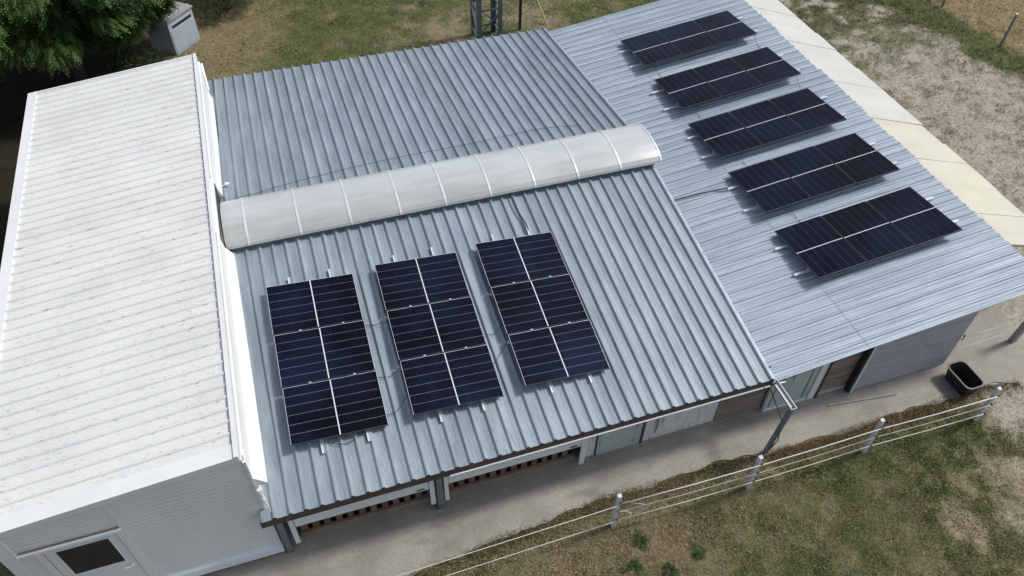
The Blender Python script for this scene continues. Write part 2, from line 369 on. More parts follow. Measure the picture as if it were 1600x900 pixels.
def pebbles(n=26000):
    g = np.random.default_rng(11); x = g.uniform(15, 26, n); y = g.uniform(-3, 17, n); w = zones(x, y)
    ok = (g.random(n) < w[3]) & ~((x < 17) & (y < 1.6) & (y > -.7)) & (x > 15.2); x, y = x[ok], y[ok]; n = len(x)
    s = g.uniform(.006, .022, n) * (1 + (g.random(n) < .04) * 1.2); a = g.uniform(0, 6.28, n)
    base = np.array([(1, 0, 0), (-.4, .9, 0), (-.7, -.7, 0), (.1, .1, .7)])
    v = np.empty((n, 4, 3))
    for k in range(4):
        bx, by, bz = base[k]
        v[:, k] = np.stack([x + s * (bx * np.cos(a) - by * np.sin(a)), y + s * (bx * np.sin(a) + by * np.cos(a)), GZ - .004 + s * bz + 0 * x], -1)
    f = (np.arange(n)[:, None, None] * 4 + np.array([(0, 1, 3), (1, 2, 3), (2, 0, 3)])[None]).reshape(-1, 3)
    c = np.where(g.random((n, 1)) < .38, np.array([[.12, .10, .075]]), np.array([[.31, .285, .235]])) * g.uniform(.65, 1.3, (n, 1))
    o = bpy.data.objects.new('gravel', npmesh('gravel', v.reshape(-1, 3), f, M['grass'], np.repeat(c, 4, 0))); COL.objects.link(o)
    tag(o, 'pale gravel and crumbs of earth scattered over the yard', 'gravel', kind='stuff')
pebbles()

# ------------------------------------------------------------------ corrugated sheets
PITCH = .2607
RIB = [(0, 0), (.075, 0), (.079, -.005), (.086, -.005), (.090, 0), (.118, 0), (.122, -.005), (.129, -.005), (.133, 0), (.158, 0), (.2020, .047), (.2300, .047), (.2607, 0)]
RIBR = [(0, 0), (.035, 0), (.043, .007), (.055, .007), (.063, 0), (.088, 0), (.100, .017), (.112, .017), (.130, 0), (.170, 0), (.184, .031), (.216, .031), (.2607, 0)]
RIBW = [(0, 0), (.16, .001), (.186, .030), (.212, .032), (.25, 0)]
def profile(n, rib, pitch):
    p = []
    for k in range(n): p += [(k * pitch + a, b) for a, b in rib[:-1]]
    p.append((n * pitch, 0)); return p
def sheet(n, rib, pitch, place, a, b, t=.006, frac=None):
    p = profile(n, rib, pitch)
    if frac is not None: p = [q for q in p if q[0] < frac - 1e-6] + [(frac, 0)]
    m = MB(); k = len(p)
    for e in (a, b):
        m.v += [place(s, e, z) for s, z in p] + [place(s, e, z - t) for s, z in p]
    for i in range(k - 1):
        m.f.append((i, i + 1, 2 * k + i + 1, 2 * k + i)); m.f.append((k + i + 1, k + i, 3 * k + i, 3 * k + i + 1))
        m.f.append((i + 1, i, k + i, k + i + 1)); m.f.append((2 * k + i, 2 * k + i + 1, 3 * k + i + 1, 3 * k + i))
    m.f.append((0, 2 * k, 3 * k, k)); m.f.append((2 * k - 1, 4 * k - 1, 3 * k - 1, k - 1))
    return m

# ================================================================== central stable
stable = thing('stable_building', (4.8, 6.5, 0), 'low stable with blue-grey ribbed metal gable roof and long arched skylight on its ridge', 'stable')
def central_roof():
    n = 10
    for i in range(n):
        k = 4 if i < 9 else 1
        x0 = i * 4 * PITCH; dz = .0015 * (i % 2)
        # mirrored so the plain pans sit left of each rib
        f = lambda s, e, z, x0=x0, dz=dz: (x0 + s, e, zc(e) + z + dz)
        part('roof_sheet', sheet(k, RIB, PITCH, f, -.03, D1 - .04), M['galv_c'], stable)
        part('roof_sheet', sheet(k, RIB, PITCH, f, D1 + .04, D2), M['galv_c'], stable)
    m = MB(); y0, y1 = D1 - .2, D1 + .2                      # ridge capping
    m.extrude([(y0, zc(y0) + .045), (D1, HR + .062), (y1, zc(y1) + .045), (y1, zc(y1) + .041), (D1, HR + .056), (y0, zc(y0) + .041)],
              lambda p: (0.1, *p), lambda p: (W + .01, *p))
    part('ridge_cap', m, M['galv_c'], stable)
    # verge strip at the right edge
    for a, b in ((-.03, D1), (D1, D2)):
        m = MB(); m.hexa([(W - .02, a, zc(a) - .12), (W + .02, a, zc(a) - .12), (W + .02, b, zc(b) - .12), (W - .02, b, zc(b) - .12)],
                         [(W - .02, a, zc(a) + .012), (W + .02, a, zc(a) + .012), (W + .02, b, zc(b) + .012), (W - .02, b, zc(b) + .012)])
        part('verge_trim', m, M['galv_r'], stable)
    m = MB(); m.box(-.03, W, -.035, .0, 1.375, 1.555); part('fascia_board', m, M['fascia'], stable)
    m = MB(); m.box(3.2, 9.95, -.062, -.037, 1.375, 1.40); part('gutter_strip', m, M['white_wall'], stable)
central_roof()
def central_walls():
    m = MB()                                                  # gable end towards the right-hand barn and rear wall
    for (xa, xb) in ((W - .10, W - .03),):
        pr = [(.35, 0), (12.8, 0), (12.8, zc(12.8) - .14), (D1, HR - .14), (.35, zc(.35) - .14)]
        m.extrude(pr, lambda p: (xa, *p), lambda p: (xb, *p))
    part('gable_wall', m, M['wood'], stable)
    m = MB(); m.box(.2, W - .12, 12.7, 12.8, 0, zc(12.8) - .14); part('rear_wall', m, M['lime'], stable)
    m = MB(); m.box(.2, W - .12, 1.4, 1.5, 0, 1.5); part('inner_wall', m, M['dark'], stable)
    # two steel posts
    for x in (.21, 3.02):
        m = MB(); m.box(x - .055, x + .055, .10, .112, 0, 1.37); m.box(x - .006, x + .006, .114, .206, 0, 1.37); m.box(x - .055, x + .055, .208, .22, 0, 1.37)
        part('steel_post', m, M['steel'], stable)
    for x0, x1 in ((.345, .43), (2.84, 2.93), (3.11, 3.19), (5.80, 5.90)):
        m = MB(); m.box(x0, x1, .13, .16, .13 if x0 > 5 else .22, 1.46); part('door_jamb', m, M['white_wall'], stable)
    for x0, x1 in ((.44, 2.83), (3.20, 5.79)):
        m = MB(); m.box(x0, x1, .14, .20, .80, 1.46); part('hatch_panel', m, M['white_wall'], stable, 'long white horizontal panel hanging over the slatted opening')
        m = MB(); m.box(x1 - .22, x1 - .08, .128, .138, .85, .88); part('latch', m, M['black'], stable)
        n = int((x1 - x0) / .20)
        for k in range(n):
            xa = x0 + .02 + k * (x1 - x0 - .04) / n
            m = MB(); m.box(xa, xa + .118 + random.uniform(-.008, .008), .42, .45, .05, .95); part('slat', m, M['wood_red'], stable)
        m = MB(); m.box(x0, x1, .36, .415, .0, .10); part('threshold_beam', m, M['wood_tan'], stable)
        m = MB(); m.box(x0, x1, .50, .52, .0, 1.4); part('dark_backing', m, M['dark'], stable)  # near-black sheet standing in for the dark interior behind the slats
    # chipped white corrugated wall
    def corr(x0, x1):
        m = MB(); n = int((x1 - x0) / .076)
        pr = []
        for k in range(n * 4 + 1):
            t = k / (n * 4); pr.append((x0 + (x1 - x0) * t, .29 + .011 * math.sin(k * math.pi / 2)))
        for k in range(len(pr) - 1):
            (a, b), (c, d) = pr[k], pr[k + 1]; m.quad((a, b, .05), (c, d, .05), (c, d, 1.45), (a, b, 1.45))
        m.box(x0, x1, .31, .36, .0, 1.45); return m
    part('corrugated_wall', corr(5.91, 6.19), M['lime'], stable)
    part('corrugated_wall', corr(7.21, 8.84), M['lime'], stable)
    m = MB(); m.box(5.9, 9.96, .24, .31, -.02, .048); part('plinth', m, M['concrete'], stable)
    # planks right of it, rows of horizontal boards
    for k in range(10):
        z0 = .055 + k * .138
        m = MB(); d = random.uniform(-.004, .004); m.box(8.85, 9.93, .27 + d, .30, z0, z0 + .131); part('plank', m, M['wood'], stable)
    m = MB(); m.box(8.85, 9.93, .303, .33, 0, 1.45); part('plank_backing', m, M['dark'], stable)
    # grey-green door
    m = MB(); m.box(6.205, 7.165, .27, .30, .05, 1.5); dr = part('door', m, M['pvc_green'], stable, 'plain grey-green door under the eave')
    m = MB()
    for bx in ((6.27, 6.30, .20, 1.45), (7.02, 7.05, .20, 1.45)): m.box(bx[0], bx[1], .262, .269, bx[2], bx[3])
    m.box(6.305, 7.015, .262, .269, .20, .235); part('door_panel', m, M['pvc_green'], dr)
    m = MB(); m.box(7.168, 7.205, .25, .30, .05, 1.5); part('door_gap', m, M['black'], stable)
    m = MB(); m.box(6.193, 6.203, .25, .30, .05, 1.5); part('door_gap', m, M['black'], stable)
    m = MB(); m.box(7.02, 7.04, .24, .261, .75, .9); part('handle', m, M['steel'], dr)
    m = MB(); m.tube([(7.42, .24, 1.42), (7.44, .235, 1.3), (7.47, .235, .7), (7.47, .25, .32)], .014); part('wall_pipe', m, M['wood_tan'], stable)
central_walls()
def skylight():
    pts = [(5.60, 2.555), (5.625, 2.605), (5.70, 2.665), (5.85, 2.735), (6.05, 2.788), (6.25, 2.816), (6.42, 2.82), (6.62, 2.808), (6.80, 2.772), (6.94, 2.715), (7.02, 2.65), (7.045, 2.58)]
    x0, x1 = .115, 9.79
    m = MB(); m.box(x0 + .02, x1 - .16, 5.68, 5.72, 2.36, 2.60); m.box(x0 + .02, x1 - .16, 6.96, 7.0, 2.43, 2.60)
    m.box(x1 - .16, x1 - .12, 5.68, 7.0, 2.36, 2.60)
    sk = part('skylight', m, M['steel'], stable, 'long arched milky polycarbonate skylight')
    xs = [x0, .565, 1.618, 2.66, 3.71, 4.70, 5.71, 6.73, 7.755, 8.79, x1]
    for a, b in zip(xs, xs[1:]):
        m = MB(); t = .01; cy, cz = 6.33, 2.4
        inner = [(y + (cy - y) * .012, z - t) for y, z in pts]
        sag = random.uniform(-.006, .004)
        m.loft([[(xx, y, z + sg) for y, z in pts + inner[::-1]] for xx, sg in ((a + .002, 0), ((a + b) / 2, sag), (b - .002, 0))])
        part('pane', m, M['poly'], sk, smooth=False)
    for x in xs[1:]:
        m = MB(); up = [(y + (y - 6.33) * .008, z + .008) for y, z in pts]
        wd = .022 if x < x1 else .018
        m.loft([[(xx, y, z) for y, z in up + [(y, z + .0015) for y, z in pts][::-1]] for xx in (x - wd, x + wd)])
        part('glazing_bar', m, M['alu'], sk)
    m = MB(); m.extrude([(y, z - .02) for y, z in pts] + [(7.0, 2.42), (5.7, 2.36)], lambda p: (x0 - .012, *p), lambda p: (x0 - .002, *p)); m.box(.0865, .101, 5.54, 7.28, 2.36, 2.97)  # the box is a black sheet standing in for the dark hole through the flashing
    part('end_cap', m, M['black'], sk)
    m = MB(); m.extrude([(y, z - .02) for y, z in pts[1:-1]] , lambda p: (x1 - .08, *p), lambda p: (x1 - .06, *p)); part('end_cap', m, M['poly'], sk)
skylight()

# ================================================================== white building
white = thing('white_building', (-1.95, 6.2, 0), 'tall white sandwich-panel building with white ribbed single-pitch roof at the left', 'building')
def white_building():
    y0, y1 = WY0 + .28, WY1 - .05; n = 12; pitch = (y1 - y0) / (n * 4); rib = [(a * pitch / .25, b) for a, b in RIBW]
    xa, xb = WX0 + .21, WX1 - .075
    for i in range(n):
        f = lambda s, e, z, i=i: (e, y0 + i * 4 * pitch + s, zw(e) + z + .001 * (i % 2))
        sh = part('roof_panel', sheet(4, rib, pitch, lambda s, e, z, f=f: f(s, e, z), xb, xa, .05), M['white_roof'], white)
        m = MB()
        for k in range(4):
            for sx in (-2.0, -.45):
                yy = y0 + (i * 4 + k) * pitch + .22 * pitch / .25; m.box(sx - .007, sx + .007, yy - .007, yy + .007, zw(sx) + .0225, zw(sx) + .028)
        part('screws', m, M['screw'], sh, kind='stuff')
    def strip(x0, x1, ya, yb, up, dn):
        m = MB(); m.hexa([(x0, ya, zw(x0) - dn), (x1, ya, zw(x1) - dn), (x1, yb, zw(x1) - dn), (x0, yb, zw(x0) - dn)],
                         [(x0, ya, zw(x0) + up), (x1, ya, zw(x1) + up), (x1, yb, zw(x1) + up), (x0, yb, zw(x0) + up)]); return m
    part('edge_flashing', strip(WX0, xa - .002, WY0, WY1, .035, .10), M['white_trim'], white)
    part('edge_flashing', strip(xb + .012, WX1, WY0, WY1, .052, .12), M['white_trim'], white)
    part('front_flashing', strip(xa, xb + .01, WY0, y0 - .006, .026, .10), M['white_trim'], white)
    part('rear_flashing', strip(xa, xb + .01, y1 + .004, WY1, .030, .10), M['white_trim'], white)
    # front wall: two areas of micro-ribbed panel either side of a vertical seam
    def ribbed(xa, xb, z0, z1t):
        m = MB(); n = int((3.2 - z0) / .105)
        for k in range(n):
            za = z0 + k * .105; zb = za + .105
            za1 = za2 = za
            if za > z1t(xb) - .02 and za > z1t(xa) - .02: break
            def c(x, z): return min(z, z1t(x))
            p = [(xa, c(xa, za)), (xb, c(xb, za)), (xb, c(xb, za + .09)), (xa, c(xa, za + .09)), (xb, c(xb, zb)), (xa, c(xa, zb))]
            m.quad((p[0][0], .205, p[0][1]), (p[1][0], .205, p[1][1]), (p[2][0], .2005, p[2][1]), (p[3][0], .2005, p[3][1]))
            m.quad((p[3][0], .2005, p[3][1]), (p[2][0], .2005, p[2][1]), (p[4][0], .205, p[4][1]), (p[5][0], .205, p[5][1]))
        return m
    top = lambda x: zw(x) - .105
    part('wall_panel', ribbed(-1.93, .06, .28, top), M['white_wall'], white)
    part('wall_panel', ribbed(-3.46, -2.0, 2.235, top), M['white_wall'], white)
    part('wall_panel', ribbed(-3.46, -3.26, .28, lambda x: 2.14), M['white_wall'], white)
    m = MB(); m.box(-3.66, .05, .206, .30, .1, 2.70); part('wall_core', m, M['white_wall'], white)
    m = MB(); m.extrude([(-3.66, 2.70), (.05, 2.70), (.05, top(.05)), (-3.66, top(-3.66))], lambda p: (p[0], .206, p[1]), lambda p: (p[0], .30, p[1])); part('wall_core', m, M['white_wall'], white)
    m = MB(); m.box(-1.995, -1.935, .188, .206, .28, 2.99); part('seam_trim', m, M['white_trim'], white)
    m = MB(); m.box(-3.69, -3.465, .175, .206, .1, 2.75); m.box(-3.69, -3.662, .207, .42, .1, 2.75); part('corner_trim', m, M['pvc'], white)
    m = MB(); m.box(.062, .107, .175, .206, .1, 3.09); m.box(.085, .107, .207, .42, .1, 3.09); part('corner_trim', m, M['pvc'], white)
    m = MB(); m.hexa([(-1.93, .12, .10), (.12, .12, .10), (.12, .205, .10), (-1.93, .205, .10)], [(-1.93, .14, .26), (.12, .14, .26), (.12, .205, .29), (-1.93, .205, .29)])
    part('base_trim', m, M['pvc'], white)
    m = MB(); m.box(-3.6, .08, .21, .4, -.04, .09); part('plinth', m, M['concrete'], white)
    # lintel with a dirty upper edge
    m = MB(); m.hexa([(-3.47, .15, 2.135), (-1.985, .15, 2.135), (-1.985, .204, 2.135), (-3.47, .204, 2.135)], [(-3.47, .155, 2.185), (-1.985, .155, 2.185), (-1.985, .204, 2.215), (-3.47, .204, 2.215)])
    li = part('lintel', m, M['white_wall'], white)
    m = MB(); m.box(-3.44, -2.0, .175, .20, 2.217, 2.229); part('dirt_line', m, M['wood_tan'], li)
    # door
    m = MB(); m.box(-3.14, -2.10, .185, .205, .10, 2.11); dr = part('door', m, M['pvc'], white, 'white door with dark glass in its upper half')
    m = MB(); m.box(-3.25, -3.16, .165, .205, .10, 2.125); m.box(-2.08, -2.0, .165, .205, .10, 2.125); m.box(-3.158, -2.082, .165, .205, 2.113, 2.125); part('door_frame', m, M['pvc'], white)
    m = MB(); m.box(-2.985, -2.225, .176, .183, 1.21, 2.03); part('glass', m, M['glass'], dr)
    m = MB()
    for b in ((-3.01, -2.987, 1.185, 2.055), (-2.223, -2.20, 1.185, 2.055)): m.box(b[0], b[1], .165, .184, b[2], b[3])
    m.box(-2.987, -2.223, .165, .184, 2.032, 2.055); m.box(-2.987, -2.223, .160, .184, 1.185, 1.208); part('glazing_bead', m, M['white_trim'], dr)
    m = MB(); m.tube([(-2.16, .184, 1.06), (-2.16, .14, 1.06), (-2.19, .13, 1.05), (-2.30, .132, 1.045)], .013); m.box(-2.175, -2.145, .174, .184, .98, 1.14); part('handle', m, M['white_trim'], dr)
    # side and rear walls
    m = MB(); m.extrude([(.31, 0), (WY1 - .1, 0), (WY1 - .1, 3.1), (.31, 3.1)], lambda p: (.0, *p), lambda p: (.085, *p)); part('side_wall', m, M['white_wall'], white)
    m = MB(); m.box(-3.66, -3.6, .31, WY1 - .1, 0, 2.76); part('side_wall', m, M['white_wall'], white)
    m = MB(); m.box(-3.59, -.01, WY1 - .18, WY1 - .1, 0, 2.76); part('rear_wall', m, M['white_wall'], white)
    # bright flashing over the joint with the stable roof, in lengths, cut round the skylight
    for ya, yb in ((.19, 2.35), (2.352, 5.55), (7.32, 9.5), (9.502, 11.55)):
        m = MB(); q = []
        for y in (ya, yb):
            zb = max(2.36, zc(y) + .05); xo = float(np.interp(y, [.2, 5.55, 7.3, 11.55], [.285, .235, .165, .18])); q.append([(.045, y, 3.15), (.062, y, 3.16), (.105, y, zb + .22), (xo, y, zb), (xo, y, zb - .035), (.098, y, zb - .02), (.09, y, zb + .2)])
        m.loft(q); part('joint_flashing', m, M['white_trim'], white)
    m = MB(); m.box(.13, .19, .55, .61, 2.405, 2.42); part('rivet', m, M['screw'], white)
    m = MB(); m.tube([(.15, .10, 2.36), (.17, .03, 2.15), (.19, .02, 1.75)], [.05, .03, .012]); part('drip_spout', m, M['white_trim'], white)
    m = MB(); m.tube([(.10, 12.15, 3.0), (.13, 11.6, 2.55)], .03, 8); part('drain_pipe', m, M['pvc'], white)
white_building()
def fitting():
    t = thing('wall_fitting', (.25, 7.71, 2.49), 'tiny white lamp on a stalk behind the skylight beside the white building', 'fitting')  # small white object of unknown kind
    m = MB(); m.tube([(.12, 7.71, 2.52), (.25, 7.71, 2.56)], .012); part('stalk', m, M['white_trim'], t)
    m = MB()
    rings = []
    for k in range(7):
        a = math.pi * k / 6; rings.append([(.28 - .055 * math.cos(a), 7.71 + .045 * math.sin(a) * math.cos(j) + .0, 2.57 + .045 * math.sin(a) * math.sin(j)) for j in np.linspace(0, 2 * math.pi, 10, endpoint=False)])
    m.loft(rings); part('globe', m, M['white_trim'], t, smooth=True)
fitting()

# ================================================================== right-hand barn
barn = thing('barn_building', (12.8, 6.8, 0), 'low barn with pale blue-grey metal roof carrying five rows of panels at the right', 'barn')
def barn_roof():
    n = 13; pitch = (RY1 - RY0) / (n * 4); rib = [(a * pitch / PITCH, b) for a, b in RIBR]
    XL = 11.785
    for i in range(n):
        f = lambda s, e, z, i=i: (e, RY0 + i * 4 * pitch + s, zr(e) + z + .001 * (i % 2))
        f2 = lambda s, e, z, i=i: (e, RY0 + i * 4 * pitch + s, zr(e) + z + .0062 + .001 * (i % 2))
        part('roof_sheet', sheet(4, rib, pitch, f, XL + .1, W + .03 + .06 * (0)), M['galv_r'], barn)
        sh = part('roof_sheet', sheet(4, rib, pitch, f2, XR + random.uniform(-.03, .05), XL), M['galv_r'], barn)
        m = MB()
        for k in range(4):
            yy = RY0 + (i * 4 + k) * pitch + .12
            for sx in (XL + .05, 14.2): m.box(sx - .007, sx + .007, yy - .007, yy + .007, zr(sx) + .007, zr(sx) + .014)
        part('screws', m, M['screw'], sh, kind='stuff')
    # far slope: pale and cream sandwich panels
    ed = [1.25, 2.3, 3.32, 4.38, 5.25, 6.12, 6.75, 7.9, 9.04, 10.1, 11.1, 12.2, RY1 - .02]
    xo, zo, zt = 17.87, 1.55, zr(XR) - .005
    for k, (a, b) in enumerate(zip(ed, ed[1:])):
        m = MB(); g = .0015; lift = .010 * (k % 2); xo_ = xo + random.uniform(-.03, .03)
        m.hexa([(XR - .05, a + g, zt - .06 + lift), (xo_, a + g, zo - .06 + lift), (xo_, b - g, zo - .06 + lift), (XR - .05, b - g, zt - .06 + lift)],
               [(XR - .05, a + g, zt + lift), (xo_, a + g, zo + lift), (xo_, b - g, zo + lift), (XR - .05, b - g, zt + lift)])
        part('roof_panel', m, M['cream_panel' if b < 6.2 else 'pale_panel'], barn, 'cream coloured roof panel' if b < 6.2 else 'off-white roof panel')
    m = MB(); m.hexa([(XR - .04, 1.3, zt - .09), (xo - .02, 1.3, zo - .09), (xo - .02, RY1 - .03, zo - .09), (XR - .04, RY1 - .03, zt - .09)],
                     [(XR - .04, 1.3, zt - .065), (xo - .02, 1.3, zo - .065), (xo - .02, RY1 - .03, zo - .065), (XR - .04, RY1 - .03, zt - .065)])
    part('roof_deck', m, M['wood'], barn)
    m = MB()                                                     # bright edge strip under the front sheet
    m.hexa([(12.0, RY0 + .005, zr(12) - .045), (14.9, RY0 + .005, zr(14.9) - .045), (14.9, RY0 + .03, zr(14.9) - .045), (12, RY0 + .03, zr(12) - .045)],
           [(12.0, RY0 + .005, zr(12) - .012), (14.9, RY0 + .005, zr(14.9) - .012), (14.9, RY0 + .03, zr(14.9) - .012), (12, RY0 + .03, zr(12) - .012)])
    part('edge_strip', m, M['white_trim'], barn)
barn_roof()
def barn_walls():
    # double door with pale frame
    m = MB(); m.box(10.0, 11.02, .215, .24, .04, 1.33); d = part('double_door', m, M['pvc_green'], barn, 'wide grey-green door with pale frame')
    m = MB(); m.box(10.07, 10.10, .206, .214, .12, 1.2); m.box(10.86, 10.89, .206, .214, .12, 1.2); m.box(10.42, 10.45, .2, .214, .95, 1.2); m.box(10.20, 10.23, .2, .214, .95, 1.15); part('door_panel', m, M['steel'], d)
    m = MB(); m.box(11.03, 11.19, .18, .25, .0, 1.50); m.box(10.0, 11.03, .19, .25, .0, .038); part('door_frame', m, M['white_wall'], barn)
    m = MB(); m.box(11.195, 11.24, .16, .26, .0, 1.55); part('dark_gap', m, M['black'], barn)
    m = MB(); m.box(9.94, 9.995, .19, .25, 0, 1.42); part('door_frame', m, M['pvc_green'], barn)
    for k in range(11):
        z0 = .14 + k * .13; dy = random.uniform(-.006, .006)
        m = MB(); m.box(11.25, 11.96, .20 + dy, .235, z0, z0 + .122); part('plank', m, M['wood' if k % 3 else 'wood_tan'], barn)
    m = MB(); m.box(11.25, 11.96, .19, .235, .03, .135); part('plank', m, M['lilac'], barn, 'pale grey bottom board')
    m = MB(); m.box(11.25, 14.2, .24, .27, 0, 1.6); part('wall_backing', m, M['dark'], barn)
    m = MB(); m.box(11.965, 12.01, .06, .2, 0, zr(12) - .05); part('corner_post', m, M['black'], barn)
    m = MB()
    for k in range(26): m.box(11.93, 11.962, .07, .10, .05 + k * .057, .08 + k * .057)
    part('toothed_edge', m, M['black'], barn, kind='stuff')
    m = MB(); m.box(12.012, 12.05, .045, .2, 0, zr(12) - .05); part('edge_post', m, M['white_wall'], barn)
    z = .02; k = 0
    while z < 2.0:
        h = .102; x1 = 14.46; xs = 12.055
        if z > zr(12) - .09: xs = W + (z + .10 - RZ) / RS + .05
        if xs < x1 - .05:
            m = MB(); m.box(xs, x1, .082 + random.uniform(0, .006), .12, z, min(z + h - .012, zr(x1) - .07)); part('plank', m, M['lilac'], barn)
        z += h; k += 1
    m = MB(); m.extrude([(.13, 0), (13.3, 0), (13.3, zr(14.4) - .1), (.13, zr(14.4) - .1)], lambda p: (14.38, *p), lambda p: (14.455, *p)); part('side_wall', m, M['wood'], barn)
    m = MB(); m.extrude([(9.8, 0), (14.37, 0), (14.37, zr(14.37) - .1), (9.8, zr(9.8) - .1)], lambda p: (p[0], 13.2, p[1]), lambda p: (p[0], 13.3, p[1])); part('rear_wall', m, M['wood'], barn)
    for y in (2.6, 5.6, 9.2, 12.9):
        m = MB(); m.bar((15.1, y, 0), (15.1, y, 1.98), .1); part('roof_post', m, M['steel'], barn)
        m = MB(); m.bar((17.6, y + .1, 0), (17.6, y + .1, 1.54), .09); part('roof_post', m, M['steel'], barn)
    m = MB(); m.bar((14.75, .62, 1.98), (15.25, .62, 1.98), .12, .14); part('beam_end', m, M['steel'], barn)
barn_walls()

# ================================================================== solar arrays
PL, PS = 1.69, 1.134
def panel_meshes():
    fr = .0065
    m = MB(); m.box(fr, PL - fr, fr, PS - fr, -.028, 0); lam = mesh('solar_panel', m, M['backsheet'])
    body = MB(); body.box(0, PL, 0, fr - .001, -.034, -.001); body.box(0, PL, PS - fr + .001, PS, -.034, -.001)
    body.box(0, fr - .001, fr, PS - fr, -.034, -.001); body.box(PL - fr + .001, PL, fr, PS - fr, -.034, -.001); frame = mesh('frame', body, M['frame_dark'])
    lip = MB(); lip.box(.001, fr, .001, PS - .001, -.0005, .003); lip.box(PL - fr, PL - .001, .001, PS - .001, -.0005, .003); lip.box(fr + .0005, PL - fr - .0005, PS - fr, PS - .001, -.0005, .003)
    lip_a = mesh('frame_lip', lip, M['alu'])
    lip = MB(); lip.box(.001, fr * .8, .001, PS - .001, -.0005, .003); lip.box(fr, PL - .002, .002, .0042, -.0005, .002); lip.box(fr, PL - .002, PS - .0042, PS - .002, -.0005, .002); lip_b = mesh('frame_lip', lip, M['lip_grey'])
    half = (PL - 2 * fr - .018) / 2; sw = (PS - 2 * fr + .003) / 6
    m = MB(); m.box(0, half - .004, 0, sw - .0048, .0004, .0022); strip = mesh('cell_strip', m, M['cell'])
    m = MB(); m.box(PL / 2 - .0085, PL / 2 + .0085, fr, PS - fr, .0004, .0016); rib = mesh('centre_ribbon', m, M['ribbon'])
    pos = [(fr + .001 + h * (half + .020), fr + .001 + k * sw) for h in (0, 1) for k in range(6)]
    return lam, (frame, lip_a, lip_b), strip, rib, pos
LAM, FRAME, STRIP, RIBBON, SPOS = panel_meshes()
def add_panel(root, mat, dk=0):
    p = inst('solar_panel', LAM, root, mat); I = Matrix()
    inst('frame', FRAME[0], p, I); inst('frame_lip', FRAME[1 + dk], p, I); inst('centre_ribbon', RIBBON, p, I)
    for a, b in SPOS: inst('cell_strip', STRIP, p, Matrix.Translation((a, b, 0)))
    return p
def frame_mat(o, ax, ay):
    ax = Vector(ax).normalized(); ay = Vector(ay); ay = (ay - ax * ay.dot(ax)).normalized(); az = ax.cross(ay)
    m = Matrix((ax, ay, az)).transposed().to_4x4(); m.translation = o; return m
GLAB = ['column of three panels nearest the white building, lying on the ribbed stable roof',
        'middle column of three panels on the ribbed stable roof below the skylight',
        'column of three panels on the stable roof, the one nearest the barn roof']
GS, GYAW, GRL = .1350, -.0099, -.0678
for i, (gx, gy, rails) in enumerate(((.6919, 1.0294, (1.195, 2.0)), (2.8373, 1.0058, (3.32, 4.122)), (4.9441, 1.0006, (5.441, 6.222)))):
    z0 = zc(gy) + .2449; o3 = Vector((gx, gy, z0))
    t = thing('solar_array', o3, GLAB[i], 'solar panels', 'solar panel columns on the stable roof')
    ax = Vector((math.cos(GYAW), math.sin(GYAW), GRL)); ay = Vector((-math.sin(GYAW) * math.cos(GS), math.cos(GYAW) * math.cos(GS), math.sin(GS)))
    for k in range(3):
        add_panel(t, frame_mat(ay * (k * (PS + .026)), ax, ay))
    for rx in rails:
        ya, yb = .85, 4.69
        m = MB(); dy = [(ya, zc(ya)), (yb, zc(yb))]
        for (xa, xb, za, zb) in ((-.03, .03, .043, .049), (-.03, -.022, .049, .066), (.022, .03, .049, .066)):
            m.hexa([(rx + xa, dy[0][0], dy[0][1] + za), (rx + xb, dy[0][0], dy[0][1] + za), (rx + xb, dy[1][0], dy[1][1] + za), (rx + xa, dy[1][0], dy[1][1] + za)],
                   [(rx + xa, dy[0][0], dy[0][1] + zb), (rx + xb, dy[0][0], dy[0][1] + zb), (rx + xb, dy[1][0], dy[1][1] + zb), (rx + xa, dy[1][0], dy[1][1] + zb)])
        part('rail', m, M['alu'], t)
        for k in (1, 2):
            pt = o3 + ax.normalized() * ((rx - gx)) + ay * (k * (PS + .026) - .013)
            m = MB(); m.box(pt.x - .022, pt.x + .022, pt.y - .019, pt.y + .019, pt.z + .004, pt.z + .012); part('clamp', m, M['alu_dull'], t)
        for yy in (1.1, 2.6, 4.2):
            zt = z0 + GRL * (rx - gx) + (yy - gy) * math.tan(GS) - .036
            if zt > zc(yy) + .07:
                m = MB(); m.box(rx - .02, rx + .02, yy - .02, yy + .02, zc(yy) + .054, zt); part('foot', m, M['alu_dull'], t)
ALAB = ['farthest row of three panels, next to the rear edge of the barn roof', 'second row of three panels from the rear edge of the barn roof',
        'middle row of three panels on the barn roof', 'second row of three panels from the front edge of the barn roof',
        'nearest row of three panels, closest to the front eave of the barn roof']
